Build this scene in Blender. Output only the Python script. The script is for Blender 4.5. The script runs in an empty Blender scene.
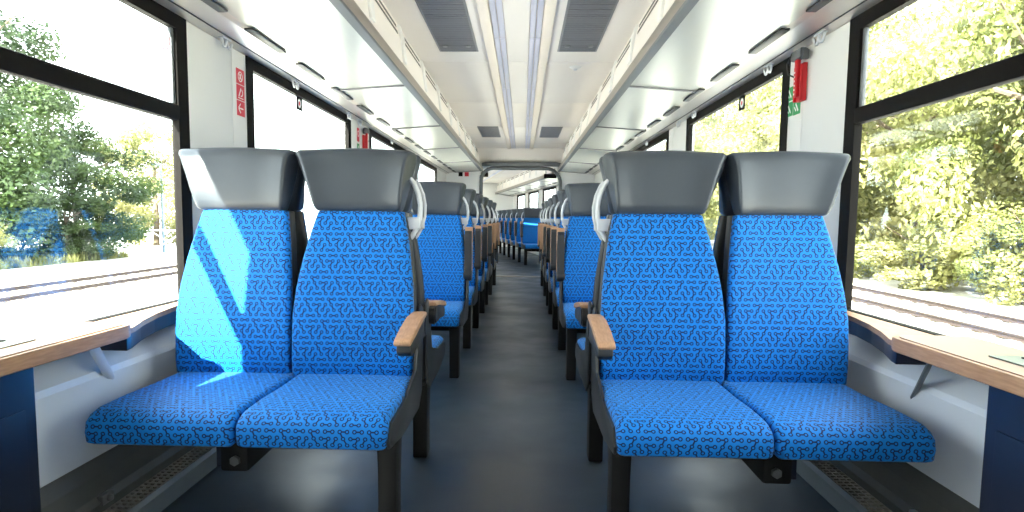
import bpy, bmesh, math, random
import numpy as np
from mathutils import Matrix, Vector
random.seed(7); rng = np.random.default_rng(11)
SC = bpy.context.scene; COL = SC.collection
R = math.radians

# ------------------------------------------------------------------ camera
F, CX, CH = 624.05, 0.0533, 1.09
YAW, PITCH, ROLL, SX, SY = 0.0321, 0.0868, 0.0104, -10.38, 16.75
def make_camera():
    cam = bpy.data.objects.new('camera', bpy.data.cameras.new('camera')); COL.objects.link(cam)
    cam.data.sensor_width = 36; cam.data.lens = 36 * F / 1024
    cam.data.shift_x = -SX / 1024; cam.data.shift_y = SY / 1024
    cam.data.clip_end = 500; cam.data.clip_start = .02
    fwd = Vector((-math.sin(YAW) * math.cos(PITCH), math.cos(YAW) * math.cos(PITCH), -math.sin(PITCH)))
    right = Vector((math.cos(YAW), math.sin(YAW), 0)); up = right.cross(fwd)
    c, s = math.cos(ROLL), math.sin(ROLL)
    r2 = c * right + s * up; u2 = -s * right + c * up
    m = Matrix((r2, u2, -fwd)).transposed().to_4x4(); m.translation = (CX, 0, CH)
    cam.matrix_world = m; SC.camera = cam
make_camera()

# ------------------------------------------------------------------ world, sun, exposure
W = bpy.data.worlds.new('hazy_sky'); SC.world = W; W.use_nodes = True
bg = W.node_tree.nodes['Background']; bg.inputs[0].default_value = (.93, .97, 1, 1); bg.inputs[1].default_value = 5.0
sun = bpy.data.objects.new('sun', bpy.data.lights.new('sun', 'SUN')); COL.objects.link(sun)
sun.data.energy = 34; sun.data.angle = R(.6); sun.data.color = (1, .95, .85)
SUN_DIR = Vector((.315, 1.0, -.60))
sun.rotation_euler = SUN_DIR.to_track_quat('-Z', 'Y').to_euler(); sun.location = (-10, -20, 30)
SC.view_settings.view_transform = 'Standard'; SC.view_settings.look = 'None'
SC.view_settings.exposure = 0.9; SC.view_settings.gamma = 1; SC.view_settings.use_curve_mapping = False

# ------------------------------------------------------------------ materials
MATS = {}
def srgb(r, g, b):
    f = lambda c: (c / 255 / 12.92) if c / 255 <= .04045 else ((c / 255 + .055) / 1.055) ** 2.4
    return (f(r), f(g), f(b), 1)
class NT:
    """tiny helper to write node maths"""
    def __init__(s, name):
        s.m = bpy.data.materials.new(name); s.m.use_nodes = True; s.t = s.m.node_tree; s.n = s.t.nodes; s.l = s.t.links
        s.p = s.n['Principled BSDF']; s.out = s.n['Material Output']
    def node(s, kind, **kw):
        n = s.n.new(kind)
        for k, v in kw.items(): setattr(n, k, v)
        return n
    def put(s, sock, v):
        if hasattr(v, 'is_linked'): s.l.new(v, sock)
        else: sock.default_value = v
    def math(s, op, a, b=0.0, c=0.0):
        n = s.node('ShaderNodeMath', operation=op); s.put(n.inputs[0], a); s.put(n.inputs[1], b); s.put(n.inputs[2], c)
        return n.outputs[0]
    def vec(s, op, a, b=None, scale=None):
        n = s.node('ShaderNodeVectorMath', operation=op); s.put(n.inputs[0], a)
        if b is not None: s.put(n.inputs[1], b)
        if scale is not None: s.put(n.inputs[3], scale)
        return n.outputs['Value'] if op in ('LENGTH', 'DOT_PRODUCT', 'DISTANCE') else n.outputs[0]
    def ramp(s, v, lo, hi, a, b):
        n = s.node('ShaderNodeMapRange', interpolation_type='SMOOTHSTEP'); s.put(n.inputs[0], v)
        for i, x in enumerate((lo, hi, a, b)): n.inputs[1 + i].default_value = x
        return n.outputs[0]
    def mix(s, f, a, b):
        n = s.node('ShaderNodeMix', data_type='RGBA'); s.put(n.inputs[0], f); s.put(n.inputs[6], a); s.put(n.inputs[7], b)
        return n.outputs[2]
    def noise(s, scale, detail=3, coord='Object', stretch=None):
        tc = s.node('ShaderNodeTexCoord'); v = tc.outputs[coord]
        if stretch:
            mp = s.node('ShaderNodeMapping'); s.l.new(v, mp.inputs[0]); mp.inputs[3].default_value = stretch; v = mp.outputs[0]
        n = s.node('ShaderNodeTexNoise'); n.inputs['Scale'].default_value = scale; n.inputs['Detail'].default_value = detail
        s.l.new(v, n.inputs[0]); return n.outputs[0]
    def bump(s, h, strength=.2, dist=.002):
        b = s.node('ShaderNodeBump'); b.inputs['Strength'].default_value = strength; b.inputs['Distance'].default_value = dist
        s.l.new(h, b.inputs['Height']); s.l.new(b.outputs[0], s.p.inputs['Normal'])
def plain(name, col, rough=.5, metal=0., var=.06, scale=18., bump=0., stretch=None, spec=None):
    if name in MATS: return MATS[name]
    t = NT(name); n = t.noise(scale, 4, stretch=stretch)
    d = tuple(c * (1 - var) for c in col[:3]) + (1,); u = tuple(min(1, c * (1 + var)) for c in col[:3]) + (1,)
    t.l.new(t.mix(n, d, u), t.p.inputs['Base Color'])
    t.p.inputs['Roughness'].default_value = rough; t.p.inputs['Metallic'].default_value = metal
    if spec is not None: t.p.inputs['Specular IOR Level'].default_value = spec
    if bump: t.bump(n, bump)
    MATS[name] = t.m; return t.m
def fabric():
    if 'fabric' in MATS: return MATS['fabric']
    t = NT('fabric'); tc = t.node('ShaderNodeTexCoord'); sep = t.node('ShaderNodeSeparateXYZ'); t.l.new(tc.outputs['UV'], sep.inputs[0])
    A_, B_ = .0217, .0205; TW, TH = 4 * A_, 4 * B_           # staggered lattice of rings, linked in a repeat of 4 x 4
    def wrap(v, p): return t.math('SUBTRACT', v, t.math('MULTIPLY', t.math('FLOOR', t.math('DIVIDE', v, p)), p))
    def comb(x, y):
        c = t.node('ShaderNodeCombineXYZ'); t.put(c.inputs[0], x); t.put(c.inputs[1], y); return c.outputs[0]
    U, V = sep.outputs[0], sep.outputs[1]
    row = t.math('FLOOR', t.math('DIVIDE', V, TH))
    P = comb(wrap(t.math('ADD', U, t.math('MULTIPLY', row, A_)), TW), wrap(V, TH))
    pos = lambda c, r: ((c + .25 + .5 * (r % 2)) * A_, (r + .5) * B_)
    def seg(a, b, hw):
        a = Vector((*a, 0)); b = Vector((*b, 0)); d = b - a; k = .0055 / d.length; a, b = a + d * k, b - d * k; d = b - a
        pa = t.vec('SUBTRACT', P, tuple(a)); h = t.math('DIVIDE', t.vec('DOT_PRODUCT', pa, tuple(d)), d.dot(d))
        h = t.math('MINIMUM', t.math('MAXIMUM', h, 0.), 1.)
        return t.math('SUBTRACT', t.vec('DISTANCE', pa, t.vec('SCALE', tuple(d), scale=h)), hw)
    ds = []
    for r0 in (0, 1):                                          # rings: even rows, odd rows
        cx, cy = pos(0, r0); q = comb(wrap(t.math('SUBTRACT', U, cx - A_ / 2), A_), wrap(t.math('SUBTRACT', V, cy - B_), 2 * B_))
        ds.append(t.math('SUBTRACT', t.math('ABSOLUTE', t.math('SUBTRACT', t.vec('DISTANCE', q, (A_ / 2, B_, 0)), .0050)), .0015))
    for c0, r0, c1, r1 in ((0, 0, 1, 0), (2, 0, 1, 1), (3, 0, 3, 1), (2, 1, 2, 2), (0, 1, 1, 2), (3, 2, 4, 2), (-1, 2, 0, 2), (0, 3, 1, 3), (2, 3, 3, 3), (3, 1, 3, 2), (1, 2, 1, 3)):
        ds.append(seg(pos(c0, r0), pos(c1, r1), .0021))
    d = ds[0]
    for k in ds[1:]: d = t.math('MINIMUM', d, k)
    mask = t.ramp(d, -.0004, .0009, 1, 0)
    nz = t.noise(60, 2)
    base = t.mix(nz, srgb(0, 106, 192), srgb(3, 123, 211))
    t.l.new(t.mix(mask, base, srgb(8, 28, 74)), t.p.inputs['Base Color'])
    t.p.inputs['Roughness'].default_value = .66; t.p.inputs['Specular IOR Level'].default_value = .25
    t.p.inputs['Sheen Weight'].default_value = .12; t.p.inputs['Sheen Tint'].default_value = (.5, .75, 1, 1)
    t.bump(t.noise(900, 1), .15, .001)
    MATS['fabric'] = t.m; return t.m
def wood():
    if 'wood' in MATS: return MATS['wood']
    t = NT('wood'); n = t.noise(14, 5, stretch=(12, 1.2, 12))
    t.l.new(t.mix(n, srgb(146, 104, 76), srgb(206, 164, 130)), t.p.inputs['Base Color']); t.p.inputs['Roughness'].default_value = .45
    MATS['wood'] = t.m; return t.m
def glass():
    if 'glass' in MATS: return MATS['glass']
    t = NT('glass'); tr = t.node('ShaderNodeBsdfTransparent'); tr.inputs[0].default_value = (.93, .97, .95, 1)
    gl = t.node('ShaderNodeBsdfGlossy'); gl.inputs['Roughness'].default_value = .01; gl.inputs[0].default_value = (.9, .95, 1, 1)
    lw = t.node('ShaderNodeLayerWeight'); lw.inputs[0].default_value = .5      # Schlick reflectance of a thin pane
    fac = t.math('ADD', .04, t.math('MULTIPLY', t.math('POWER', lw.outputs['Facing'], 5.), .9))
    ms = t.node('ShaderNodeMixShader'); t.l.new(fac, ms.inputs[0]); t.l.new(tr.outputs[0], ms.inputs[1]); t.l.new(gl.outputs[0], ms.inputs[2])
    t.l.new(ms.outputs[0], t.out.inputs[0]); MATS['glass'] = t.m; return t.m
def leaf(name, a, b):
    if name in MATS: return MATS[name]
    t = NT(name); n = t.noise(.9, 5); n2 = t.ramp(n, .35, .65, 0, 1); c = t.mix(n2, a, b)
    t.l.new(c, t.p.inputs['Base Color']); t.p.inputs['Roughness'].default_value = .6
    tl = t.node('ShaderNodeBsdfTranslucent'); t.l.new(c, tl.inputs[0])
    ms = t.node('ShaderNodeMixShader'); ms.inputs[0].default_value = .4
    t.l.new(t.p.outputs[0], ms.inputs[1]); t.l.new(tl.outputs[0], ms.inputs[2]); t.l.new(ms.outputs[0], t.out.inputs[0])
    MATS[name] = t.m; return t.m
WHITE = plain('wall_white', srgb(226, 226, 226), .45, var=.02, scale=3)
PANEL = plain('panel_grey_white', srgb(222, 226, 234), .4, var=.02, scale=3)
CEIL = plain('ceiling_white', srgb(232, 226, 222), .35, var=.02, scale=2)
CHAN = plain('ceiling_channel', srgb(226, 216, 206), .45, var=.02)
DIFF = plain('light_diffuser', srgb(196, 196, 214), .3, var=.03, scale=40, stretch=(1, .05, 1))
ALU = plain('brushed_aluminium', srgb(214, 208, 200), .33, .75, var=.05, scale=10, stretch=(.3, 12, .3))
RACKM = plain('rack_panel_metal', srgb(196, 198, 192), .30, .55, var=.03, scale=6, stretch=(8, .4, 1))
RAILM = plain('rail_beige', srgb(146, 138, 129), .35, .5, var=.05)
DARK = plain('dark_plastic', srgb(44, 45, 48), .45, var=.1, bump=.05, scale=200)
BLACK = plain('black_frame', srgb(17, 14, 13), .65, var=.1, spec=.12)
NAVY = plain('navy_panel', srgb(30, 36, 54), .35, var=.06)
LEATHER = plain('grey_leather', srgb(58, 64, 73), .36, var=.05, scale=60, bump=.04)
SHELL = plain('seat_shell', srgb(62, 63, 66), .5, var=.06)
LEGM = plain('leg_black', srgb(32, 31, 32), .55, var=.1, spec=.2)
HANDLE = plain('handle_grey', srgb(206, 208, 214), .35, var=.03)
VENT = plain('vent_grey', srgb(136, 136, 140), .5, .3, var=.08, scale=120)
VENTD = plain('vent_dark', srgb(112, 112, 117), .5, var=.05)
KERB = plain('heater_kerb', srgb(128, 136, 140), .4, .3, var=.06)
HEAT = plain('heater_dark', srgb(92, 92, 90), .5, var=.1)
STEEL = plain('steel', srgb(150, 150, 150), .3, .9, var=.05)
RED = plain('red_plastic', srgb(206, 22, 36), .4, var=.04)
REDS = plain('red_sticker', srgb(208, 40, 66), .5, var=.03)
GREEN = plain('green_sticker', srgb(34, 150, 84), .5, var=.03)
PRINT = plain('white_print', srgb(238, 238, 238), .5, var=.01)
GREYP = plain('grey_plastic', srgb(92, 96, 100), .45, var=.05)
TABLE = plain('table_laminate', srgb(158, 128, 110), .4, var=.05, scale=20, stretch=(10, .8, 1))
LID = plain('bin_lid', srgb(120, 128, 118), .4, .2, var=.03)
FAB, WOOD, GLASS = fabric(), wood(), glass()
def floor_mat():
    t = NT('floor_lino'); n = t.noise(2.2, 6); n2 = t.noise(160, 2)
    c = t.mix(n, srgb(34, 45, 56), srgb(46, 57, 68)); t.l.new(t.mix(t.math('MULTIPLY', n2, .35), c, srgb(64, 73, 82)), t.p.inputs['Base Color'])
    t.l.new(t.ramp(n, .3, .7, .30, .46), t.p.inputs['Roughness']); return t.m
FLOOR = floor_mat()
def ground_mat():
    t = NT('gravel'); n = t.noise(.25, 8); n2 = t.noise(14, 3)
    c = t.mix(n, srgb(204, 198, 188), srgb(232, 228, 220)); t.l.new(t.mix(t.math('MULTIPLY', n2, .25), c, srgb(150, 142, 132)), t.p.inputs['Base Color'])
    t.p.inputs['Roughness'].default_value = .95; t.bump(n2, .4, .02); return t.m
GROUND = ground_mat()

# ------------------------------------------------------------------ helpers
def link(name, me, mat=None, parent=None, M=None):
    o = bpy.data.objects.new(name, me); COL.objects.link(o)
    if me is not None and mat is not None: me.materials.append(mat)
    if parent is not None: o.parent = parent
    elif M is not None: o.matrix_world = M
    return o
def finish(bm, name, smooth=None):
    bmesh.ops.recalc_face_normals(bm, faces=bm.faces[:])
    me = bpy.data.meshes.new(name); bm.to_mesh(me); bm.free()
    if smooth is not None:
        me.shade_smooth(); me.set_sharp_from_angle(angle=R(smooth))
    return me
def boxv(bm, x0, x1, y0, y1, z0, z1):
    v = [bm.verts.new((x, y, z)) for x in (x0, x1) for y in (y0, y1) for z in (z0, z1)]
    for f in ((0, 1, 3, 2), (4, 6, 7, 5), (0, 4, 5, 1), (2, 3, 7, 6), (0, 2, 6, 4), (1, 5, 7, 3)): bm.faces.new([v[i] for i in f])
    return v
def box(name, x0, x1, y0, y1, z0, z1, mat, parent=None, M=None, bev=0., seg=2):
    bm = bmesh.new(); boxv(bm, min(x0, x1), max(x0, x1), y0, y1, z0, z1)
    if bev: bmesh.ops.bevel(bm, geom=bm.edges[:], offset=bev, segments=seg, profile=.5, affect='EDGES')
    return link(name, finish(bm, name, 40 if bev else None), mat, parent, M)
def boxes(name, lst, mat, parent=None, M=None):
    bm = bmesh.new()
    for b in lst: boxv(bm, min(b[0], b[1]), max(b[0], b[1]), *b[2:])
    return link(name, finish(bm, name), mat, parent, M)
def tubebm(bm, pts, r, n=10, flat=1.0):
    pts = [Vector(p) for p in pts]; rings = []; prev = None
    for i, p in enumerate(pts):
        d = (pts[min(i + 1, len(pts) - 1)] - pts[max(i - 1, 0)]).normalized()
        if prev is None:
            a = d.orthogonal().normalized()
        else:
            a = (prev - d * prev.dot(d)).normalized()
        prev = a; b = d.cross(a)
        rr = r[i] if isinstance(r, (list, tuple)) else r
        rings.append([bm.verts.new(p + (a * math.cos(2 * math.pi * k / n) + b * flat * math.sin(2 * math.pi * k / n)) * rr) for k in range(n)])
    for q, w in zip(rings, rings[1:]):
        for k in range(n): bm.faces.new((q[k], q[(k + 1) % n], w[(k + 1) % n], w[k]))
    bm.faces.new(rings[0][::-1]); bm.faces.new(rings[-1])
def tube(name, pts, r, mat, parent=None, M=None, n=10, flat=1.0):
    bm = bmesh.new(); tubebm(bm, pts, r, n, flat); return link(name, finish(bm, name, 50), mat, parent, M)
def arc(c, r, a0, a1, n, plane='xz'):
    out = []
    for i in range(n + 1):
        a = a0 + (a1 - a0) * i / n; u, v = r * math.cos(a), r * math.sin(a)
        out.append({'xz': (c[0] + u, c[1], c[2] + v), 'yz': (c[0], c[1] + u, c[2] + v), 'xy': (c[0] + u, c[1] + v, c[2])}[plane])
    return out
def prism(name, poly, lo, hi, axis, mat, parent=None, M=None, bev=0., smooth=None):
    """polygon extruded along axis; poly gives the two other coordinates in xyz order"""
    bm = bmesh.new()
    def P(a, b, c): return {'x': (c, a, b), 'y': (a, c, b), 'z': (a, b, c)}[axis]
    A = [bm.verts.new(P(a, b, lo)) for a, b in poly]; B = [bm.verts.new(P(a, b, hi)) for a, b in poly]
    n = len(poly); bm.faces.new(A); bm.faces.new(B[::-1])
    for i in range(n): bm.faces.new((A[i], B[i], B[(i + 1) % n], A[(i + 1) % n]))
    if bev: bmesh.ops.bevel(bm, geom=bm.edges[:], offset=bev, segments=2, profile=.5, affect='EDGES')
    return link(name, finish(bm, name, smooth or (40 if bev else None)), mat, parent, M)
def loft(name, path, xlim, r, mat, parent, s, x_org, nmid=9, bow=None, crown=None, seg=4):
    """closed (y, z) profile swept along x between xlim(y, z), edges rounded with radius r; uv in metres"""
    n = len(path); pv = [Vector((a, b)) for a, b in path]; area = sum(pv[i].cross(pv[(i + 1) % n]) for i in range(n))
    nor = []
    for i in range(n):
        d = (pv[(i + 1) % n] - pv[i - 1]).normalized(); q = Vector((d.y, -d.x)); nor.append(q if area > 0 else -q)
    arcl = [0]
    for i in range(n): arcl.append(arcl[-1] + (pv[(i + 1) % n] - pv[i]).length)
    st = []
    for k in range(seg + 1):
        a = math.pi / 2 * k / seg; st.append(('a', r * (1 - math.cos(a)), r * (1 - math.sin(a))))
    for k in range(1, nmid): st.append(('m', k / nmid, 0))
    for k in range(seg, -1, -1):
        a = math.pi / 2 * k / seg; st.append(('b', r * (1 - math.cos(a)), r * (1 - math.sin(a))))
    bm = bmesh.new(); uvl = bm.loops.layers.uv.new('UVMap'); rings = []; us = []
    for kind, v, ins in st:
        ring = []; urow = []
        for i in range(n):
            y, z = pv[i]; x0, x1 = xlim(y, z); wdt = x1 - x0
            x = x0 + v if kind == 'a' else x1 - v if kind == 'b' else x0 + r + (wdt - 2 * r) * v
            p = pv[i] - nor[i] * ins; tt = (x - x0) / wdt
            yy = p.x + (bow(tt, z) if bow else 0); zz = p.y + (crown(tt, p.y) if crown else 0)
            ring.append(bm.verts.new((s * (x - x_org), yy, zz))); urow.append(x)
        rings.append(ring); us.append(urow)
    for j in range(len(rings) - 1):
        for i in range(n):
            k = (i + 1) % n; f = bm.faces.new((rings[j][i], rings[j][k], rings[j + 1][k], rings[j + 1][i]))
            for lp, uv in zip(f.loops, ((us[j][i], arcl[i]), (us[j][k], arcl[i + 1]), (us[j + 1][k], arcl[i + 1]), (us[j + 1][i], arcl[i]))): lp[uvl].uv = uv
    for ring in (rings[0], rings[-1][::-1]):
        f = bm.faces.new(ring)
        for lp in f.loops: lp[uvl].uv = (lp.vert.co.y, lp.vert.co.z)
    return link(name, finish(bm, name, 50), mat, parent)
def tag(o, label, cat, group=None, kind=None):
    o['label'] = label; o['category'] = cat
    if group: o['group'] = group
    if kind: o['kind'] = kind
    return o
def struct(o, label=None):
    o['kind'] = 'structure'
    if label: o['label'] = label
    return o
def empty(name, loc=(0, 0, 0), M=None):
    o = bpy.data.objects.new(name, None); COL.objects.link(o); o.empty_display_size = .1
    if M is not None: o.matrix_world = M @ Matrix.Translation(loc)
    else: o.location = loc
    return o
def copy_tree(o, parent=None):
    c = o.copy(); COL.objects.link(c); c.parent = parent
    for ch in [x for x in SC.objects if x.parent == o]: copy_tree(ch, c)
    return c
I4 = Matrix.Identity(4)

# ------------------------------------------------------------------ the railcar shell
WX, SILL, WTOP, CZ = 1.452, .69, 1.93, 2.42
END = 12.25
def car_shell(M, y0, y1, wins, first, tagw, side_wins=None):
    nm = lambda a: a
    struct(box('floor', -WX - .08, WX + .08, y0, y1, -.06, 0, FLOOR, M=M), 'dark blue grey vinyl floor of the %s' % tagw)
    # roof and ceiling
    cl = boxes('ceiling', [(-WX - .08, WX + .08, y0, y1, CZ + .03, CZ + .08)], CEIL, M=M); struct(cl, 'white panelled ceiling of the %s' % tagw)
    joints = [y0] + [j for j in np.arange(5.46 - 4 * 1.9, 40, 1.9) if y0 + .3 < j < y1 - .3] + [y1]
    for a, b in zip(joints, joints[1:]):
        for s in (-1, 1):
            box('ceiling_panel', s * .245, s * .83, a + .003, b - .003, CZ, CZ + .03, CEIL, parent=cl, bev=.003)
    for s in (-1, 1):
        box('channel_flange', s * .175, s * .245, y0, y1, CZ - .022, CZ + .03, CHAN, parent=cl, bev=.008)
    for a, b in zip(joints, joints[1:]):
        box('channel_panel', -.085, .085, a + .002, b - .002, CZ - .004, CZ + .03, CEIL, parent=cl, bev=.003)
    for s, nam in ((-1, 'left'), (1, 'right')):
        lst = [(s * WX, s * (WX + .05), y0, y1, 0, SILL), (s * WX, s * (WX + .05), y0, y1, WTOP + .02, CZ + .06)]
        edges = [y0] + [e for w in wins for e in w] + [y1]
        for a, b in zip(edges[::2], edges[1::2]):
            if b - a > .01: lst.append((s * WX, s * (WX + .05), a + (.025 if a > y0 else 0), b - (.025 if b < y1 else 0), SILL, WTOP + .02))
        w = boxes('wall_' + nam, lst, WHITE, M=M); struct(w, 'white wall with windows, %s side of the %s' % (nam, tagw))
        for k, (a, b) in enumerate(zip(edges[::2], edges[1::2])):          # pillar covers, real shallow panels with a joint
            if b - a < .3: continue
            g = b - .19
            for p, q in ((a + .004, g - .002), (g + .002, b - .004)):
                box('pillar_cover', s * (WX - .012), s * (WX + .002), p, q, SILL + .01, WTOP + .015, WHITE, parent=w, bev=.004)
        # strip above the windows
        TR = [0]
        def trim(o, lb):
            struct(o, lb); return o
        trim(prism('trim_valance_' + nam, [(s * 1.255, 1.985), (s * 1.30, 1.982), (s * (WX + .001), 1.945), (s * (WX + .001), 1.975), (s * 1.255, 2.02)], y0, y1, 'y', ALU, M=M), 'brushed metal strip above the windows, %s side of the %s' % (nam, tagw))
        trim(box('trim_groove_' + nam, s * 1.389, s * 1.392, y0, y1, 1.9555, 1.966, DARK, M=M), 'thin dark groove in the metal strip, %s side of the %s' % (nam, tagw))
        # lower panel with its sloping ledge
        trim(prism('trim_panel_' + nam, [(s * (WX + .002), .625), (s * 1.435, .62), (s * 1.37, .565), (s * 1.362, .545), (s * 1.415, .25), (s * (WX + .002), .245)], y0, y1, 'y', PANEL, M=M), 'pale lower wall panel with sloping ledge, %s side of the %s' % (nam, tagw))
        trim(box('trim_skirt_' + nam, s * 1.425, s * (WX + .002), y0, y1, .6255, .6745, NAVY, M=M), 'navy skirt under the window sill, %s side of the %s' % (nam, tagw))
        trim(box('trim_sill_' + nam, s * 1.415, s * (WX + .02), y0, y1, .675, .697, WOOD, M=M, bev=.006), 'wooden window sill, %s side of the %s' % (nam, tagw))
        # windows
        for k, (a, b) in enumerate(wins):
            n = first + 2 * k + (0 if s < 0 else 1)
            f = .055; X0, X1 = s * (WX - .018), s * (WX + .014)
            lst = [(X0, X1, a - .03, a + f, SILL + .005, WTOP + .015), (X0, X1, b - f, b + .03, SILL + .005, WTOP + .015), (X0, X1, a + f, b - f, SILL + .005, SILL + .03), (X0, X1, a + f, b - f, WTOP - .045, WTOP + .015)]
            fr = boxes('window_%d' % n, lst, BLACK, M=M); struct(fr, 'black framed train window, %s side of the %s' % (nam, tagw))
            tr = b < 3
            if tr: box('transom', s * (WX - .022), s * (WX + .018), a + f - .01, b - f + .01, 1.495, 1.565, BLACK, parent=fr, bev=.012)
            if tr: box('upper_frame', s * (WX - .008), s * (WX + .012), b - f - .020, b - f, 1.565, WTOP - .045, GREYP, parent=fr, bev=.006)
            if tr: box('upper_pane', s * (WX + .002), s * (WX + .006), a + f - .005, b - f + .005, 1.56, WTOP - .04, GLASS, parent=fr)
            box('lower_pane' if tr else 'pane', s * (WX + .004), s * (WX + .008), a + f - .005, b - f + .005, SILL + .02, 1.50 if tr else WTOP - .04, GLASS, parent=fr)
WINS = [(-2.02, -.75), (.68, 2.75), (3.41, 5.40), (6.12, 8.12), (8.84, 10.84)]  # first window, out of view, cut short: its widened pillar blocks stray sun
CAR2 = Matrix.Translation((0, 13.0, 0)) @ Matrix.Rotation(R(9.0), 4, 'Z')
car_shell(I4, -2.6, END, WINS, 1, 'carriage')
WINS2 = [(.9, 2.5), (3.2, 5.0), (5.7, 7.5), (8.2, 10.0)]
car_shell(CAR2, .15, 11, WINS2, 11, 'far carriage')
struct(box('wall_back', -WX - .1, WX + .1, -2.7, -2.6, -.06, CZ + .08, WHITE), 'white end wall of the carriage')
struct(box('wall_far_end', -WX - .1, WX + .1, 11, 11.08, -.06, CZ + .08, WHITE, M=CAR2), 'white end wall of the far carriage')

# bulkhead with the gangway opening
def bulkhead():
    bm = bmesh.new(); OX, OT, r = .80, 2.10, .22
    inner = [(-OX, 0), (-OX, OT - r)] + [(-OX + r + r * math.cos(a), OT - r + r * math.sin(a)) for a in np.linspace(math.pi, math.pi / 2, 7)[1:]] + [(OX - r + r * math.cos(a), OT - r + r * math.sin(a)) for a in np.linspace(math.pi / 2, 0, 7)] + [(OX, 0)]
    top = CZ + .07
    for p, q in zip(inner[1:-1], inner[2:-1]):
        if q[0] - p[0] < 1e-4: continue
        v = [bm.verts.new((x, y, z)) for y in (END, END + .08) for x, z in (p, q, (q[0], top), (p[0], top))]
        for f in ((0, 1, 2, 3), (7, 6, 5, 4), (0, 4, 5, 1), (1, 5, 6, 2), (2, 6, 7, 3), (3, 7, 4, 0)): bm.faces.new([v[i] for i in f])
    for sg in (-1, 1): boxv(bm, *sorted((sg * OX, sg * (WX + .08))), END, END + .08, 0, top)
    struct(link('wall_end', finish(bm, 'wall_end'), WHITE), 'white bulkhead wall around the gangway opening')
    pts = [(-.755, END - .03, .02), (-.755, END - .03, OT - .30)] + arc((-.755 + .24, END - .03, OT - .28), .24, math.pi, math.pi / 2, 8) + arc((.78 - .28, END - .03, OT - .32), .28, math.pi / 2, 0, 8) + [(.78, END - .03, OT - .5), (.78, END - .03, .02)]
    struct(tube('trim_1', pts, .035, GREYP, n=10), 'grey tubular frame around the gangway opening')
    prism('trim_2', [(-.74, 2.095), (.80, 2.095), (.80, 2.155), (.70, 2.175), (-.66, 2.175), (-.74, 2.155)], END - .12, END - .001, 'y', GREYP, bev=.008)
    struct(bpy.data.objects['trim_2'], 'grey header beam above the gangway opening')
    prism('trim_3', [(END - .30, CZ + .001), (END, CZ + .001), (END, 2.17)], -.84, .84, 'x', CEIL); struct(bpy.data.objects['trim_3'], 'white sloping panel between ceiling and header beam')
    struct(box('trim_4', -.78, .78, 11.62, 11.80, .001, .012, RAILM, bev=.004), 'metal threshold strip across the aisle')
    # gangway tunnel
    for s, nm in ((-1, 'gangway_left'), (1, 'gangway_right')):
        struct(box('wall_' + nm, s * 1.30, s * 1.36, END + .08, 13.3, -.05, 2.3, WHITE), 'white side panel of the gangway')
    struct(box('floor_gangway', -1.5, 1.5, END, 13.4, -.12, -.002, FLOOR), 'dark floor of the gangway')
    struct(box('ceiling_gangway', -1.55, 1.55, END + .08, 13.4, CZ + .09, CZ + .14, CEIL), 'white ceiling of the gangway')
bulkhead()

# ------------------------------------------------------------------ luggage racks
def luggage_rack(M, s, y0, y1, bars, label):
    t = empty('luggage_rack', (s * 1.0, y0, 1.98), M); O = (s * 1.0, y0, 1.98)
    L = lambda x, y, z: (x - O[0], y - O[1], z - O[2])
    ed = [y0] + bars + [y1]
    for a, b in zip(ed, ed[1:]):
        prism('rack_panel', [L(s * .772, 0, 2.012)[::2], L(s * 1.25, 0, 1.978)[::2], L(s * 1.25, 0, 1.994)[::2], L(s * .772, 0, 2.028)[::2]], a + .012 - y0, b - .012 - y0, 'y', RACKM, parent=t)
    for b in bars + [y1 - .012]:
        prism('crossbar', [L(s * .765, 0, 2.004)[::2], L(s * 1.265, 0, 1.968)[::2], L(s * 1.265, 0, 1.998)[::2], L(s * .765, 0, 2.034)[::2]], b - .013 - y0, b + .013 - y0, 'y', VENTD, parent=t)
    prism('front_rail', [L(s * x, 0, z)[::2] for x, z in ((.728, 2.012), (.722, 2.035), (.728, 2.075), (.745, 2.088), (.770, 2.085), (.772, 2.012))], 0, y1 - y0, 'y', RAILM, parent=t, smooth=40)
    prism('edge_strip', [L(s * x, 0, z)[::2] for x, z in ((.724, 2.008), (.730, 2.000), (.772, 1.996), (.778, 2.012), (.728, 2.014))], 0, y1 - y0, 'y', GREYP, parent=t)
    prism('fascia', [L(s * x, 0, z)[::2] for x, z in ((.772, 2.06), (.80, 2.30), (.828, CZ + .002), (.86, CZ + .002), (.86, 2.05))], 0, y1 - y0, 'y', CEIL, parent=t)
    yb = 2.55
    while yb < y1 - .2:                                   # slots and their white brackets
        if yb > y0:
            e = min(yb + .82, y1 - .05)
            for X, Z in ((.8075, 2.335), (.8175, 2.38)):
                prism('slot', [L(s * (X - .004), 0, Z - .009)[::2], L(s * (X + .0), 0, Z + .009)[::2], L(s * (X + .012), 0, Z + .009)[::2], L(s * (X + .012), 0, Z - .009)[::2]], yb + .06 - y0, e - y0, 'y', DARK, parent=t)
            prism('bracket', [L(s * x, 0, z)[::2] for x, z in ((.768, 2.16), (.788, 2.34), (.81, CZ - .01), (.83, CZ - .01), (.80, 2.16))], yb - .06 - y0, yb + .03 - y0, 'y', WHITE, parent=t, bev=.004)
        yb += .95
    yc = 2.33
    while yc < y1 - .3:
        if yc > y0: box('edge_clip', *sorted((L(s * 1.232, 0, 0)[0], L(s * 1.275, 0, 0)[0])), yc - y0, yc + .42 - y0, -.014, -.003, DARK, parent=t, bev=.003)
        yc += .67
    return tag(t, label, 'luggage rack', 'luggage racks above the windows')
BARS = [2.52, 4.43, 6.33, 8.22, 10.2]
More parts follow.
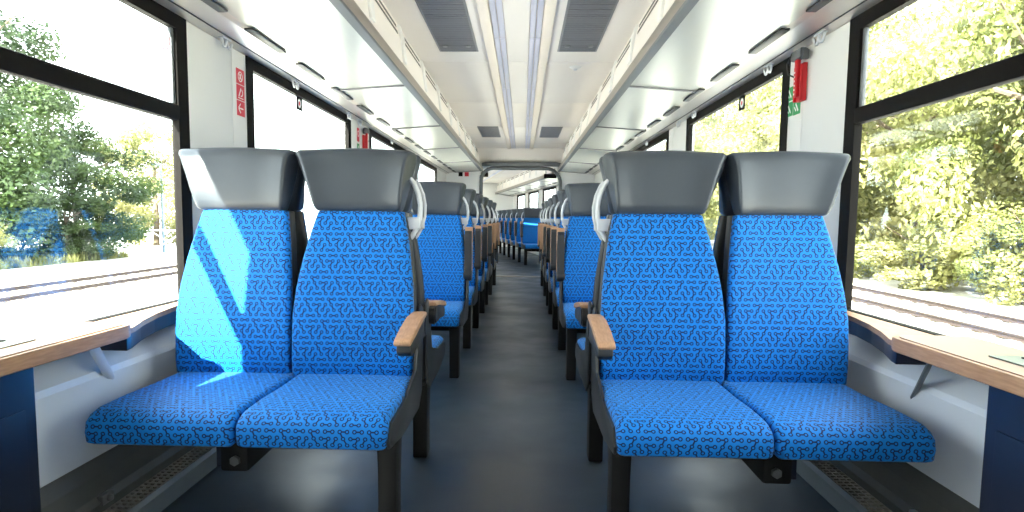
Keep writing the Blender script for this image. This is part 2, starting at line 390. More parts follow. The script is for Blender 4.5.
for s, nm in ((-1, 'left'), (1, 'right')):
    luggage_rack(I4, s, -2.5, END - .02, [-1.3, .62] + BARS, 'overhead luggage rack of glossy panels along the %s' % ('wall with the red sticker strip' if s < 0 else 'wall with the large red hammer holder'))
    luggage_rack(CAR2, s, .3, 10.9, [2.2, 4.1, 6.0, 7.9], 'far carriage luggage rack beyond the gangway, ' + ('on its hidden window side' if s < 0 else 'above the windows seen through the opening'))

# ------------------------------------------------------------------ ceiling fittings
def ceiling_light(M, s, y0, y1, label):
    t = empty('ceiling_light', (s * .13, y0, CZ), M)
    n = max(1, round((y1 - y0) / 1.9)); st = (y1 - y0) / n
    for k in range(n):
        for dx in (-.022, .022):
            box('diffuser', dx - .019, dx + .019, k * st + .004, (k + 1) * st - .004, -.012, .02, DIFF, parent=t, bev=.006)
        box('housing', -.043, .043, k * st, (k + 1) * st, .0, .028, CHAN, parent=t)
    tag(t, label, 'ceiling light', 'ceiling light strips')
for s in (-1, 1):
    ceiling_light(I4, s, -2.5, END - .31, 'long lavender ceiling light strip, the one towards the wall with ' + ('red stickers' if s < 0 else 'the large hammer'))
    ceiling_light(CAR2, s, .3, 10.9, 'long ceiling light strip in the far carriage')
def ceiling_vent(M, s, y0, y1, label, group, screws=True):
    t = empty('ceiling_vent', (s * .468, (y0 + y1) / 2, CZ), M); h = (y1 - y0) / 2
    box('frame', -.155, .155, -h, h, -.008, -.0005, VENT, parent=t, bev=.003)
    n = int(h * 2 / .045); bm = bmesh.new()
    for k in range(n):
        y = -h + .03 + (2 * h - .06) * k / (n - 1); boxv(bm, -.14, .14, y - .019, y + .019, -.0105, -.004)
    link('grille', finish(bm, 'grille'), VENTD, t)
    if screws:
        for x in (-.09, .09):
            for y in (-h + .18, h - .18):
                bm = bmesh.new(); bmesh.ops.create_cone(bm, cap_ends=True, segments=12, radius1=.02, radius2=.02, depth=.008, matrix=Matrix.Translation((x, y, -.014))); link('fastener', finish(bm, 'fastener'), STEEL, t)
    tag(t, label, 'vent', group)
for s in (-1, 1):
    ceiling_vent(I4, s, 3.62, 5.10, 'large grey ceiling grille towards the wall with ' + ('red stickers' if s < 0 else 'the large hammer'), 'large ceiling grilles')
    ceiling_vent(I4, s, 9.2, 10.35, 'smaller grey ceiling grille near the gangway towards the wall with ' + ('red stickers' if s < 0 else 'the large hammer'), 'small ceiling grilles', False)
    ceiling_vent(CAR2, s, 2.2, 3.4, 'grey ventilation grille on the ceiling of the far carriage', 'far carriage ceiling grilles', False)
def detector():
    t = empty('smoke_detector', (.50, 5.62, CZ)); bm = bmesh.new()
    bmesh.ops.create_cone(bm, cap_ends=True, segments=24, radius1=.03, radius2=.055, depth=.02, matrix=Matrix.Translation((0, 0, -.0105))); link('cap', finish(bm, 'cap', 40), WHITE, t)
    bm = bmesh.new(); bmesh.ops.create_cone(bm, cap_ends=True, segments=16, radius1=.012, radius2=.02, depth=.012, matrix=Matrix.Translation((0, 0, -.026))); link('sensor', finish(bm, 'sensor', 40), HANDLE, t)
    tag(t, 'small round white detector on the ceiling panel', 'detector')
detector()
def hanging_sign(x, y, w, label):
    t = empty('display_sign', (x, y, 1.97)); box('housing', -w / 2, w / 2, -.03, .03, -.045, .045, BLACK, parent=t, bev=.008)
    for k in (-.35, .35): box('hanger', k * w - .008, k * w + .008, -.008, .008, 0.044, .545, GREYP, parent=t)
    tag(t, label, 'sign')
hanging_sign(.62, 13.05, .26, 'wide black display box hanging in the gangway beside the curved tube')
hanging_sign(-.72, 12.75, .14, 'short black display box hanging in the gangway')

# ------------------------------------------------------------------ seats
XO = .40
CEN = ((.563, .585), (1.010, 1.037))        # seat centre at the base of the headrest, at its top
def bench(s, raised, name_label):
    t = empty('double_seat', (s * XO, 0, 0))
    L = lambda X: s * (X - XO)
    cush = [(-.320, .403), (-.337, .412), (-.343, .445), (-.335, .478), (-.312, .496), (-.275, .506), (-.15, .508), (0, .503), (.12, .503), (.19, .503), (.20, .49), (.20, .43), (.19, .408), (-.1, .403)]
    fr = [(.190, .475), (.168, .50), (.163, .56), (.168, .64), (.180, .73), (.197, .83), (.214, .93), (.230, 1.03), (.243, 1.112)]
    bk = [(.285, 1.112), (.272, 1.0), (.250, .85), (.232, .70), (.225, .56), (.225, .475)]
    shell = [(.285, 1.11), (.268, 1.0), (.246, .85), (.228, .70), (.221, .56), (.221, .42)]
    shell = [(y - .012, z) for y, z in shell] + [(y + .045, z) for y, z in shell[::-1]]
    head = [(.250, 1.112), (.238, 1.122), (.234, 1.15), (.236, 1.20), (.241, 1.26), (.248, 1.305), (.262, 1.330), (.285, 1.340), (.315, 1.336), (.334, 1.315), (.338, 1.25), (.332, 1.17), (.318, 1.115), (.30, 1.108)]
    for i in (0, 1):
        x0, x1 = ((.336, .787), (.793, 1.243))[i]
        loft('seat_cushion', cush, lambda y, z: (x0, x1), .022, FAB, t, s, XO)
        base = ((.347, .803), (.812, 1.246))[i]; top = ((.392, .722), (.838, 1.164))[i]
        def xl(y, z, e=0.0):
            k = min(1, max(0, (z - .72) / .39)); k = k ** 1.6
            return base[0] + (top[0] - base[0]) * k - e, base[1] + (top[1] - base[1]) * k + e
        loft('backrest', fr + bk, xl, .018, FAB, t, s, XO, bow=lambda tt, z: -.010 * (2 * tt - 1) ** 2 + .008)
        loft('back_shell', shell, lambda y, z: xl(y, z, .004), .014, SHELL, t, s, XO, nmid=4, seg=3)
        c0, c1 = CEN[i]
        def xh(y, z):
            k = min(1, max(0, (z - 1.11) / .22)); c = c0 + (c1 - c0) * k; wdt = .162 + .042 * k + .034 * min(1, max(0, (y - .24) / .09)) * k
            return c - wdt, c + wdt
        loft('headrest', head, xh, .016, LEATHER, t, s, XO, nmid=12, bow=lambda tt, z: -.022 * (2 * tt - 1) ** 4, crown=lambda tt, z: (.010 * (1 - (2 * tt - 1) ** 2) * max(0, (z - 1.2) / .14)))
    # carrying structure
    prism('side_panel', [(-.325, .43), (-.315, .405), (-.12, .378), (.20, .370), (.27, .42), (.30, .62), (.31, .74), (.25, .76), (.20, .72), (.17, .60), (.14, .53), (-.05, .485), (-.29, .478)], *sorted((L(.328), L(.338))), 'x', DARK, t, bev=.003)
    box('seat_pan', L(.345), L(1.235), -.21, .215, .382, .404, DARK, parent=t, bev=.008)
    box('crossbeam', L(.38), L(1.41), -.04, .05, .325, .386, LEGM, parent=t, bev=.008)
    bm = bmesh.new()
    for z, a, b in ((0.001, .0, .0), (.03, .0, .0), (.386, .0, .012)):
        pass
    q = [(.366, .430, -.050, .045, .001), (.366, .430, -.048, .043, .20), (.362, .432, -.060, .055, .386)]
    rg = [[bm.verts.new((L(x), y, z)) for x, y in ((a, c), (b, c), (b, d), (a, d))] for a, b, c, d, z in q]
    for u, v in zip(rg, rg[1:]):
        for k in range(4): bm.faces.new((u[k], u[(k + 1) % 4], v[(k + 1) % 4], v[k]))
    bm.faces.new(rg[0]); bm.faces.new(rg[-1])
    bmesh.ops.bevel(bm, geom=bm.edges[:], offset=.006, segments=2, profile=.5, affect='EDGES'); link('leg', finish(bm, 'leg', 40), LEGM, t)
    b = box('bracket', L(.81), L(.90), -.20, .06, .275, .386, LEGM, parent=t, bev=.01)
    bm = bmesh.new(); bmesh.ops.create_cone(bm, cap_ends=True, segments=6, radius1=.016, radius2=.016, depth=.016, matrix=Matrix.Translation((L(.848), -.205, .315)) @ Matrix.Rotation(R(90), 4, 'X')); link('bolt', finish(bm, 'bolt'), STEEL, b)
    box('tag', L(.899), L(.915), -.19, -.13, .29, .37, NAVY, parent=b)
    # armrest
    hub = (.205, .690); ang = R(-100) if raised else 0
    def rot(y, z):
        dy, dz = y - hub[0], z - hub[1]; c, k = math.cos(ang), math.sin(ang)
        return hub[0] + c * dy - k * dz, hub[1] + k * dy + c * dz
    arm = [(.23, .655), (.245, .69), (.22, .722), (.10, .712), (-.02, .692), (-.10, .676), (-.105, .648), (-.08, .632), (-.03, .640), (.06, .650), (.16, .650)]
    a = prism('armrest', [rot(*p) for p in arm], *sorted((L(.303), L(.353))), 'x', DARK, t, bev=.006)
    pad = [(.215, .722), (.10, .714), (-.02, .694), (-.115, .676), (-.135, .676), (-.138, .690), (-.12, .700), (-.02, .716), (.10, .734), (.215, .740)]
    prism('armrest_pad', [rot(*p) for p in pad], *sorted((L(.300), L(.356))), 'x', WOOD, a, bev=.006)
    bm = bmesh.new(); bmesh.ops.create_cone(bm, cap_ends=True, segments=20, radius1=.040, radius2=.040, depth=.060, matrix=Matrix.Translation((L(.330), hub[0], hub[1] - .005)) @ Matrix.Rotation(R(90), 4, 'Y'))
    bmesh.ops.bevel(bm, geom=[e for e in bm.edges if e.calc_face_angle(0) > 1], offset=.006, segments=2, affect='EDGES'); link('pivot', finish(bm, 'pivot', 40), DARK, a)
    # grab handle on the aisle side
    pts = [(L(x), .292, z) for x, z in ((.398, 1.255), (.384, 1.246), (.362, 1.220), (.345, 1.180), (.337, 1.138), (.339, 1.095), (.351, 1.05), (.369, 1.018), (.390, .998))]
    h = tube('grab_handle', pts, .0105, HANDLE, t, n=10, flat=.8)
    box('handle_plate', L(.338), L(.400), .280, .305, 1.045, 1.092, HANDLE, parent=h, bev=.004)
    return t
# y of each leg, 'U' seats face this way, 'A' seats face away
ROWS = [(2.099, 'U', 0), (2.785, 'A', 0), (4.21, 'U', 1), (5.183, 'U', 1), (6.155, 'U', 1), (7.13, 'U', 1), (7.83, 'A', 1), (8.85, 'A', 1), (10.15, 'A', 1)]
PROTO = {(s, r): bench(s, r, '') for s in (-1, 1) for r in (0, 1)}
USED = set()
SIDE = {-1: 'along the wall with red stickers', 1: 'along the wall with the large hammer'}
ORD = ['front row', 'row behind the front row', 'third row', 'fourth row', 'fifth row', 'sixth row', 'seventh row', 'eighth row', 'ninth row']
def place(s, y, face, raised, label, group, M=I4):
    key = (s if face == 'U' else -s, raised); src = PROTO[key]
    if key in USED: o = copy_tree(src)
    else: o = src; USED.add(key)
    m = M @ Matrix.Translation((s * XO, y, 0))
    if face == 'A': m = m @ Matrix.Rotation(math.pi, 4, 'Z')
    o.matrix_world = m; tag(o, label, 'train seat', group); return o
for i, (y, f, r) in enumerate(ROWS):
    for s in (-1, 1):
        if i == 0: lb = 'blue patterned double seat with grey headrests, front row, ' + ('its window seat in sun' if s < 0 else 'fully in shade')
        else: lb = 'blue patterned double seat, %s, %s' % (ORD[i], SIDE[s])
        place(s, y, f, r, lb, 'double seats along the aisle')
for k in range(7):
    for s in (-1, 1):
        place(s, 1.6 + k * .98, 'U', 1, 'far carriage double seat, %s past the gangway, %s' % (('first row', 'second row')[k] if k < 2 else ORD[k], 'under the windows seen through the opening' if s > 0 else 'on its hidden window side'), 'double seats in the far carriage', CAR2)

# ------------------------------------------------------------------ wall tables, ledges, heaters
def wall_table(s):
    t = empty('wall_table', (s * 1.25, 1.27, 0)); ox, oy = s * 1.25, 1.27
    def outline(e):
        x0, x1, y0, y1, r = 1.185 + e, WX - .02, .72 + e, 1.955 - e, .05
        p = [(x1, y0), (x0, y0)] + [(x0 + r - r * math.cos(a), y1 - r + r * math.sin(a)) for a in np.linspace(0, math.pi / 2, 6)] + [(x1, y1)]
        return [(s * a - ox, b - oy) for a, b in p]
    prism('table_top', outline(0), .700, .742, 'z', WOOD, t, bev=.006)
    prism('laminate', outline(.014), .7425, .745, 'z', TABLE, t)
    l = box('bin_lid', s * 1.27 - ox, s * 1.41 - ox, 1.22 - oy, 1.64 - oy, .7455, .749, LID, parent=t, bev=.001)
    bm = bmesh.new(); bmesh.ops.create_cone(bm, cap_ends=True, segments=16, radius1=.014, radius2=.014, depth=.002, matrix=Matrix.Translation((s * 1.34 - ox, 1.60 - oy, .7502))); link('finger_hole', finish(bm, 'finger_hole'), BLACK, l)
    p = box('pedestal', s * 1.225 - ox, s * (WX - .06) - ox, .95 - oy, 1.575 - oy, .001, .700, NAVY, parent=t, bev=.008)
    box('bin_flap', s * 1.219 - ox, s * 1.224 - ox, 1.0 - oy, 1.53 - oy, .10, .585, NAVY, parent=p, bev=.002)
    tube('support_strut', [(s * 1.262 - ox, 1.84 - oy, .702), (s * 1.405 - ox, 2.16 - oy, .47)], .016, PANEL if s < 0 else GREYP, t, n=8, flat=.5)  # left strut's lit look is put into a paler colour, right stays grey
    tag(t, 'narrow wooden wall table with bin lid, ' + ('bleached by the sun' if s < 0 else 'in shade opposite the sunlit one'), 'table', 'wall tables under the windows')
    # curved wooden ledge behind the seat
    e = empty('window_ledge', (s * 1.40, 2.35, .60)); ox2, oy2, oz = s * 1.40, 2.35, .60
    def led(k):
        p = [(1.39, 2.77), (1.375, 2.62), (1.355, 2.46), (1.325, 2.30), (1.28, 2.14), (1.235, 2.02), (1.22, 1.97), (WX - .025, 1.97), (WX - .025, 2.77)]
        return [(s * (a + (k if a < 1.4 else 0)) - ox2, b - oy2) for a, b in p]
    prism('ledge_top', led(0), .700 - oz, .719 - oz, 'z', WOOD, e, bev=.004)
    prism('ledge_skirt', led(.012), .645 - oz, .699 - oz, 'z', NAVY, e, bev=.003)
    tag(e, 'curved wooden window ledge with navy skirt between front seat and ' + ('sunlit wall table' if s < 0 else 'shaded wall table'), 'ledge')
def heater(s):
    t = empty('heater_cover', (s * 1.34, 1.58, 0)); ox, oy = s * 1.34, 1.58; y0, y1 = 1.58, 12.2
    prism('kerb', [(s * x - ox, z) for x, z in ((1.262, .001), (1.272, .062), (1.292, .072), (1.300, .062), (1.300, .001))], y0 - oy, y1 - oy, 'y', KERB, t)
    box('tray', s * 1.301 - ox, s * 1.445 - ox, y0 - oy, y1 - oy, .001, .03, BLACK, parent=t)
    prism('back_ledge', [(s * x - ox, z) for x, z in ((1.382, .035), (1.378, .10), (1.40, .12), (1.405, .19), (1.425, .244), (1.445, .244), (1.445, .035))], y0 - oy, y1 - oy, 'y', HEAT, t)
    bm = bmesh.new(); y = 1.59
    while y < 4.2:
        boxv(bm, *sorted((s * 1.301 - ox, s * 1.381 - ox)), y - oy, y + .012 - oy, .055, .067); y += .028
    for x in (1.303, 1.328, 1.354, 1.378): boxv(bm, *sorted((s * x - ox, s * (x + .005) - ox)), 1.585 - oy, 4.2 - oy, .056, .068)
    boxv(bm, *sorted((s * 1.301 - ox, s * 1.381 - ox)), 4.2 - oy, y1 - oy, .055, .067)
    link('grille', finish(bm, 'grille'), plain('grille_beige', srgb(150, 144, 134), .5, .2), t)
    k = box('clamp', s * 1.372 - ox, s * 1.395 - ox, 2.02 - oy, 2.08 - oy, .09, .125, STEEL, parent=t, bev=.004)
    bm = bmesh.new(); bmesh.ops.create_uvsphere(bm, u_segments=12, v_segments=8, radius=.012, matrix=Matrix.Translation((s * 1.368 - ox, 2.05 - oy, .108))); link('screw_head', finish(bm, 'screw_head', 60), STEEL, k)
    tag(t, 'grey slotted heater cover at floor level ' + SIDE[s], 'heater', 'heater covers at floor level')
for s in (-1, 1): wall_table(s); heater(s)

# ------------------------------------------------------------------ hooks, stickers, hammers
def coat_hook(s, y, label):
    t = empty('coat_hook', (s * 1.415, y, 1.953))
    box('plate', -.012, .012, -.045, .045, -.004, .004, HANDLE, parent=t)
    pts = []
    for k in range(25):
        a = k / 24; pts.append((-s * .008, -.055 + .11 * a, -.010 - .034 * abs(math.sin(2 * math.pi * a)) ** .8))
    tube('wire', pts, .0065, HANDLE, t, n=8); tag(t, label, 'coat hook', 'coat hooks above the windows')
WHERE = ['on the first pillar', 'over the first part of the second window', 'at the end of the second window', 'on the second pillar', 'over the third window']
for w_, y in zip(WHERE, (3.10, 4.04, 5.28, 5.62, 7.0)): coat_hook(-1, y, 'white wavy coat hook %s, sticker wall' % w_)
for w_, y in zip(WHERE, (3.0, 3.6, 5.1, 5.6, 7.0)): coat_hook(1, y, 'white wavy coat hook %s, hammer wall' % w_)
def flat(name, pts, x, dx, mat, parent, s):      # thin print in the wall plane: pts are (y, z) local
    return prism(name, pts, *sorted((x, x - s * dx)), 'x', mat, parent)
def ringpoly(cy, cz, r0, r1, n=18, a0=0, a1=2 * math.pi):
    return [(cy + r1 * math.cos(a0 + (a1 - a0) * i / n), cz + r1 * math.sin(a0 + (a1 - a0) * i / n)) for i in range(n + 1)] + [(cy + r0 * math.cos(a0 + (a1 - a0) * i / n), cz + r0 * math.sin(a0 + (a1 - a0) * i / n)) for i in range(n, -1, -1)]
def rect(y0, y1, z0, z1): return [(y0, z0), (y1, z0), (y1, z1), (y0, z1)]
def bar(y0, z0, y1, z1, w):
    d = Vector((y1 - y0, z1 - z0)).normalized(); n = Vector((-d.y, d.x)) * w / 2
    return [(y0 + n.x, z0 + n.y), (y1 + n.x, z1 + n.y), (y1 - n.x, z1 - n.y), (y0 - n.x, z0 - n.y)]
PX = WX - .0125
def red_stickers():
    t = empty('red_sticker_strip', (-PX, 3.31, 1.735)); h = .039
    for k, z in enumerate((.082, 0, -.082)):
        p = flat('sticker', rect(-.046, .046, z - h, z + h), 0, .001, REDS, t, -1); x = .0011
        def w(n, poly): flat(n, poly, x, .0006, PRINT, p, -1)
        if k == 0:
            w('circle_print', ringpoly(0, z, .022, .027)); w('bar_print', bar(-.018, z + .018, .018, z - .018, .006)); w('flame_print', bar(-.008, z - .014, .006, z + .014, .009))
        elif k == 1:
            w('figure_print', bar(-.022, z - .022, .004, z + .022, .008)); w('arc_print', ringpoly(.006, z, .014, .020, 10, -1.9, 1.2)); w('line_print', rect(-.03, .03, z - .031, z - .027))
        else:
            w('arrow_shaft_print', bar(-.026, z, .026, z, .007)); w('arrow_head_print', bar(-.028, z + .002, -.004, z + .024, .007)); w('arrow_head_print', bar(-.028, z - .002, -.004, z - .024, .007))
    tag(t, 'strip of three red pictogram stickers on the white pillar', 'sticker')
red_stickers()
def hammer(s, y, z, sc, label, tilt=0):
    t = empty('emergency_hammer', (s * (PX - .001), y, z)); d = -s
    def b(n, y0, y1, z0, z1, x0, x1, m, par=t, bev=.005): return box(n, *sorted((d * x0 * sc, d * x1 * sc)), y0 * sc, y1 * sc, z0 * sc, z1 * sc, m, parent=par, bev=bev * sc)
    hd = b('holder', -.042, .030, -.125, .05, 0, .022, RED)
    b('holder_rim', -.045, -.034, -.125, .04, .02, .034, RED, hd); b('holder_rim', .022, .033, -.125, .04, .02, .034, RED, hd)
    b('hammer_handle', -.020, .010, -.105, .075, .023, .042, RED)
    hh = b('hammer_head', -.068, .045, .065, .112, .010, .052, GREYP, t, .012)
    b('hammer_tip', -.088, -.066, .052, .098, .014, .046, GREYP, hh, .008)
    tube('safety_wire', [(d * .05 * sc, .02 * sc, .10 * sc), (d * .06 * sc, .05 * sc, .06 * sc), (d * .055 * sc, .045 * sc, .01 * sc), (d * .03 * sc, .02 * sc, -.01 * sc)], .004 * sc, DARK, t, n=6)
    for k in range(6): b('mark_print', -.004, .004, -.095 + k * .02, -.087 + k * .02, .0421, .0428, PRINT, hd, 0)
    tag(t, label, 'hammer')
hammer(1, 3.215, 1.815, 1.05, 'large red emergency hammer in its holder on the white pillar')
hammer(-1, 5.86, 1.80, 1.0, 'small looking red emergency hammer on the pillar past the second window')

def green_stickers():
    t = empty('green_sticker', (PX, 3.325, 1.70))
    for y0, y1, z0, z1 in ((.0, .085, .015, .085), (.0, .085, -.065, .008), (-.088, -.006, -.068, .005)):
        p = flat('sticker', rect(y0, y1, z0, z1), 0, .001, GREEN, t, 1); cy, cz = (y0 + y1) / 2, (z0 + z1) / 2
        flat('figure_print', bar(cy - .018, cz - .02, cy + .012, cz + .02, .010), -.0011, .0006, PRINT, p, 1)
        flat('arrow_print', bar(cy + .006, cz - .018, cy + .026, cz + .004, .007), -.0011, .0006, PRINT, p, 1)
    tag(t, 'three green rescue pictogram stickers below the large red hammer', 'sticker')
green_stickers()
def pillar_sticker():
    t = empty('red_square_sticker', (-PX, 5.68, 1.83)); p = flat('sticker', rect(-.04, .04, -.06, .06), 0, .001, REDS, t, -1)
    flat('circle_print', ringpoly(0, .01, .02, .028), .0011, .0006, PRINT, p, -1)
    g = flat('sticker', rect(-.04, .04, -.15, -.08), 0, .001, GREEN, t, -1); flat('figure_print', bar(-.015, -.135, .015, -.095, .01), .0011, .0006, PRINT, g, -1)
    tag(t, 'small red and green stickers on the pillar past the second window', 'sticker')
pillar_sticker()
def window_badge(s, y, z, label):
    t = empty('window_badge', (s * (WX + .0035), y, z))
    p = flat('badge', rect(-.056, .056, -.045, .045), 0, .001, BLACK, t, s)
    flat('circle_print', ringpoly(0, 0, .0, .03), -s * .0011, .0006, PRINT, p, s); flat('dot_print', ringpoly(0, 0, 0, .013), -s * .0018, .0006, RED, p, s)
    tag(t, label, 'sticker')
window_badge(-1, 4.23, 1.845, 'black square badge with red dot on the window past the red sticker strip')
window_badge(1, 4.14, 1.845, 'black square badge with red dot on the window past the large red hammer')
def pane_sticker():
    t = empty('pane_sticker', (-(WX + .0015), 2.63, 1.825)); m = plain('pink_print', srgb(240, 170, 190), .5)
    r_ = flat('circle_print', ringpoly(0, 0, .040, .047, 28), 0, .0008, m, t, -1)
    flat('bar_print', bar(-.03, .012, .03, .012, .005), 0, .0008, m, r_, -1); flat('bar_print', bar(-.025, -.012, .028, -.012, .005), 0, .0008, m, r_, -1)
    tag(t, 'faint pink round pictogram on the upper pane of the near window', 'sticker')
pane_sticker()
def end_signs():
    for k, (x, m) in enumerate(((-1.16, BLACK), (-1.04, REDS))):
        o = box('notice_sticker', x - .04, x + .04, END - .003, END - .0005, 1.90, 1.98, m); tag(o, ('black' if k == 0 else 'red') + ' square notice on the bulkhead beside the gangway', 'sticker')
end_signs()

# ------------------------------------------------------------------ outside
GZ = -1.0
struct(box('ground', -160, 160, -60, 220, GZ - .2, GZ, GROUND), 'pale sunlit gravel ground outside')
def track(xc, label):
    t = empty('railway_track', (xc, 20, GZ)); rust = plain('rail_rust', srgb(62, 50, 47), .6, .3, var=.15); conc = plain('sleeper_grey', srgb(216, 208, 198), .9, var=.08)
    prof = [(-.07, .031), (-.07, .09), (-.012, .135), (-.012, .22), (-.036, .235), (-.036, .27), (.036, .27), (.036, .235), (.012, .22), (.012, .135), (.07, .09), (.07, .031)]
    for x in (-.755, .755): prism('rail', [(a + x, .031 + (b - .031) * .42) for a, b in prof], -45, 75, 'y', rust, t)
    bm = bmesh.new(); boxv(bm, -1.25, 1.25, -.12, .12, .001, .03); me = finish(bm, 'sleeper'); me.materials.append(conc)
    for k in range(110):
        o = bpy.data.objects.new('sleeper', me); COL.objects.link(o); o.parent = t; o.location = (0, -20 + k * .62, 0)
    tag(t, label, 'track', 'railway tracks')
track(-12.8, 'rusty railway track on white gravel in front of the dark green tree')
track(9.6, 'rusty railway track on pale ground before the yellow green wood')
BARK = plain('bark', srgb(96, 84, 70), .9, var=.2, scale=8, bump=.4)
def crown_mesh(name, rx, rz, nclump, nleaf, size, seed, low=.0):
    g = np.random.default_rng(seed)
    d = g.normal(size=(nclump, 3)); d /= np.linalg.norm(d, axis=1)[:, None]; rad = g.uniform(.45, 1.0, nclump) ** .6
    c = d * rad[:, None] * np.array([rx, rx, rz]); cr = g.uniform(.16, .34, nclump) * rx
    idx = g.integers(0, nclump, nleaf); e = g.normal(size=(nleaf, 3)); e /= np.linalg.norm(e, axis=1)[:, None]
    p = c[idx] + e * (cr[idx] * g.uniform(.6, 1.05, nleaf))[:, None] * np.array([1, 1, .75])
    n = e + g.normal(size=(nleaf, 3)) * .6 + np.array([0, 0, .3]); n /= np.linalg.norm(n, axis=1)[:, None]
    a = np.cross(n, g.normal(size=(nleaf, 3))); a /= np.linalg.norm(a, axis=1)[:, None]; b = np.cross(n, a)
    sz = size * g.uniform(.6, 1.3, nleaf)[:, None]
    v = np.stack([p - a * sz, p + b * sz * .55, p + a * sz, p - b * sz * .55], 1).reshape(-1, 3)
    me = bpy.data.meshes.new(name); me.vertices.add(len(v)); me.vertices.foreach_set('co', v.ravel().astype(np.float32))
    me.loops.add(nleaf * 4); me.loops.foreach_set('vertex_index', np.arange(nleaf * 4, dtype=np.int32))
    me.polygons.add(nleaf); me.polygons.foreach_set('loop_start', np.arange(0, nleaf * 4, 4, dtype=np.int32)); me.polygons.foreach_set('loop_total', np.full(nleaf, 4, dtype=np.int32))
    me.update(); me.validate(); return me
LD = leaf('leaf_dark', srgb(34, 54, 26), srgb(72, 92, 46)); LL = leaf('leaf_light', srgb(94, 102, 52), srgb(150, 150, 92)); LY = leaf('leaf_yellow', srgb(114, 118, 68), srgb(166, 162, 112))
CROWNS = {}
def tree(x, y, h, rx, mat, label, cat='tree', group=None, seed=0, low=.12, nleaf=24000, size=.115, name='tree'):
    t = empty(name, (x, y, GZ)); rz = h * (1 - low) / 2; cz = h - rz
    key = (mat.name, seed)
    if key not in CROWNS:
        me = crown_mesh('foliage', 1.0, 1.0, 60, nleaf, size / 4.5, 100 + seed); me.materials.append(mat); CROWNS[key] = me
    o = link('foliage', CROWNS[key], None, t); o.location = (0, 0, cz); o.scale = (rx, rx, rz); o.rotation_euler.z = random.uniform(0, 6.28); o['kind'] = 'stuff'
    th = .02 * h + .05
    pts = [(0, 0, 0), (.05 * h * .2, .02, h * .25), (-.02 * h * .3, .04, h * .5), (.03, 0, h * .85)]
    tk = tube('trunk', pts, [th, th * .8, th * .55, th * .12], BARK, t, n=8)
    for k in range(5):
        a = k * 1.3 + seed; z = h * (.35 + .09 * k); l = rx * .7
        tube('branch', [(0, 0, z), (math.cos(a) * l * .5, math.sin(a) * l * .5, z + l * .25), (math.cos(a) * l, math.sin(a) * l, z + l * .6)], [th * .4, th * .28, th * .08], BARK, tk, n=6)
    tag(t, label, cat, group)
# left: the big dark tree and smaller ones, right: a bright wood
tree(-24, 25, 10.5, 6.2, LD, 'big dark green broadleaf tree beyond the track', seed=1, low=.0, nleaf=46000, size=.085)
tree(-31, 23, 12, 6.5, LD, 'tall dark tree at the back of the left group', seed=2, low=.0, nleaf=36000, size=.085)
tree(-21.5, 29.5, 6.2, 3.6, LD, 'lower dark green tree leaning towards the lamp post', seed=3, low=.02)
tree(-25, 42, 8.2, 4.2, LY, 'pale yellow green tree behind the lamp post', seed=4, low=.02)
tree(-20.5, 19.5, 3.4, 2.6, LD, 'round dark shrub at the foot of the big tree', 'shrub', None, seed=3, low=.0, name='shrub')
tree(-18.2, 19.8, 1.9, 1.3, LL, 'bright yellow green shrub before the dark trees', 'shrub', None, seed=5, low=.0, name='shrub')
for x, y, h in ((-22.6, 24.5, 3.8), (-20.6, 27.6, 3.0), (-24.5, 20.5, 4.2)):
    tree(x, y, h, h * .75, LD, 'dark shrub at the foot of the trees beyond the track', 'shrub', 'dark shrubs below the trees', seed=3, low=.0, name='shrub')
k = 0
for (x, ys, h, r_) in ((15.5, (3, 8, 13, 18.5, 24, 30, 37, 45), 9.5, 4.3), (21, (5, 12, 19, 27, 35, 45, 57, 70), 14, 5.4), (14, (54, 64, 76), 9.5, 4.6)):
    for y in ys:
        k += 1
        tree(x + random.uniform(-.8, .8), y, h * random.uniform(.88, 1.12), r_ * random.uniform(.9, 1.1), (LL, LY)[k % 2], ('yellow green', 'pale green')[k % 2 == 0] + ' sunlit tree in the wood ' + ('edge beyond the track' if x < 20 else 'behind its front trees'), group='trees of the sunlit wood', seed=6 + k % 4, low=.0)
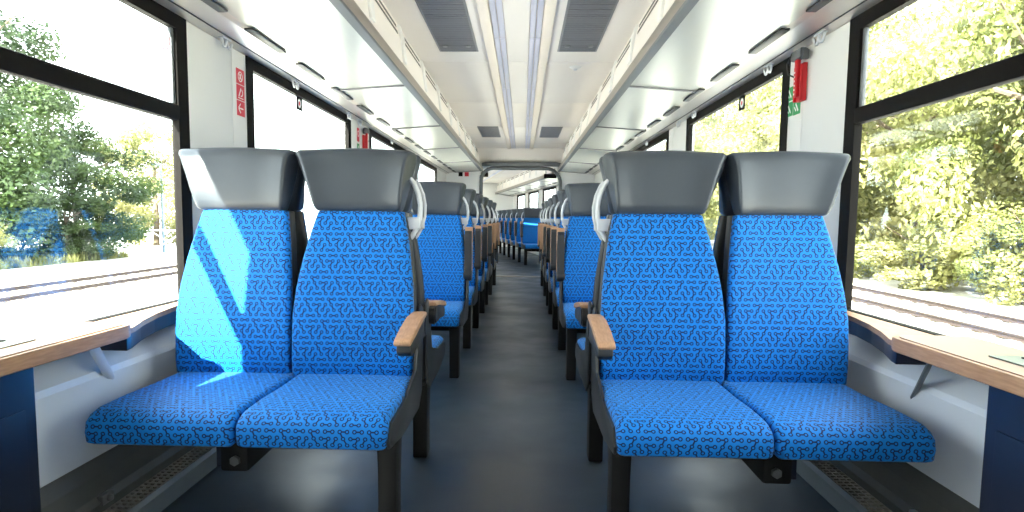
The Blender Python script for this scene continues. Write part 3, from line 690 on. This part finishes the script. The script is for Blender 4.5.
for k, y in enumerate((6, 9.5, 13, 16.5, 20, 24.5, 29, 35)):
    tree(12.9 + random.uniform(-.3, .3), y, random.uniform(1.6, 2.6), random.uniform(1.5, 2.0), (LY, LL)[k % 2], ('pale', 'yellow green')[k % 2] + ' leafy shrub at the edge of the sunlit wood', 'shrub', 'shrubs at the wood edge', seed=10 + k % 2, low=.0, nleaf=9000, size=.2, name='shrub')
def lamp_post():
    t = empty('lamp_post', (-19.0, 32.6, GZ)); m = plain('pole_pale', srgb(104, 122, 140), .4, .3)
    tube('pole', [(0, 0, 0), (0, 0, 4.75)], [.07, .05], m, t); box('lamp_head', -.5, .05, -.08, .08, 4.68, 4.80, m, parent=t, bev=.03)
    tag(t, 'slim pale lamp post beside the white gate', 'lamp post')
lamp_post()
def gate():
    t = empty('white_gate', (-18.2, 31.6, GZ)); m = plain('gate_white', srgb(226, 230, 240), .5)
    for x in (-.9, .9): tube('post', [(x - (.25 if x < 0 else 0), 0, 0), (x, 0, 1.35)], .05, m, t, n=6)
    for z in (.12, 1.3): tube('rail', [(-1.0, 0, z), (.95, 0, z)], .045, m, t, n=6)
    tube('brace', [(-.95, 0, .15), (.9, 0, 1.28)], .035, m, t, n=6); tube('brace', [(-.9, 0, 1.28), (.92, 0, .15)], .035, m, t, n=6)
    tag(t, 'white crossed barrier gate standing beside the track', 'gate')
gate()
def grass_strip(x0, x1, y0, y1, n, label, mat):
    g = np.random.default_rng(5); p = np.stack([g.uniform(x0, x1, n), g.uniform(y0, y1, n), np.full(n, GZ)], 1)
    a = g.uniform(0, 6.28, n); w = np.stack([np.cos(a), np.sin(a), a * 0], 1) * .07; h = np.stack([g.normal(size=n) * .08, g.normal(size=n) * .08, g.uniform(.15, .5, n)], 1)
    v = np.stack([p - w, p + w, p + h], 1).reshape(-1, 3)
    me = bpy.data.meshes.new('grass'); me.from_pydata(v.tolist(), [], np.arange(n * 3).reshape(-1, 3).tolist()); me.update()
    tag(link('grass', me, mat), label, 'grass', kind='stuff')
grass_strip(-30, -19.2, 14, 30, 22000, 'rough grass verge at the foot of the dark trees', LL)
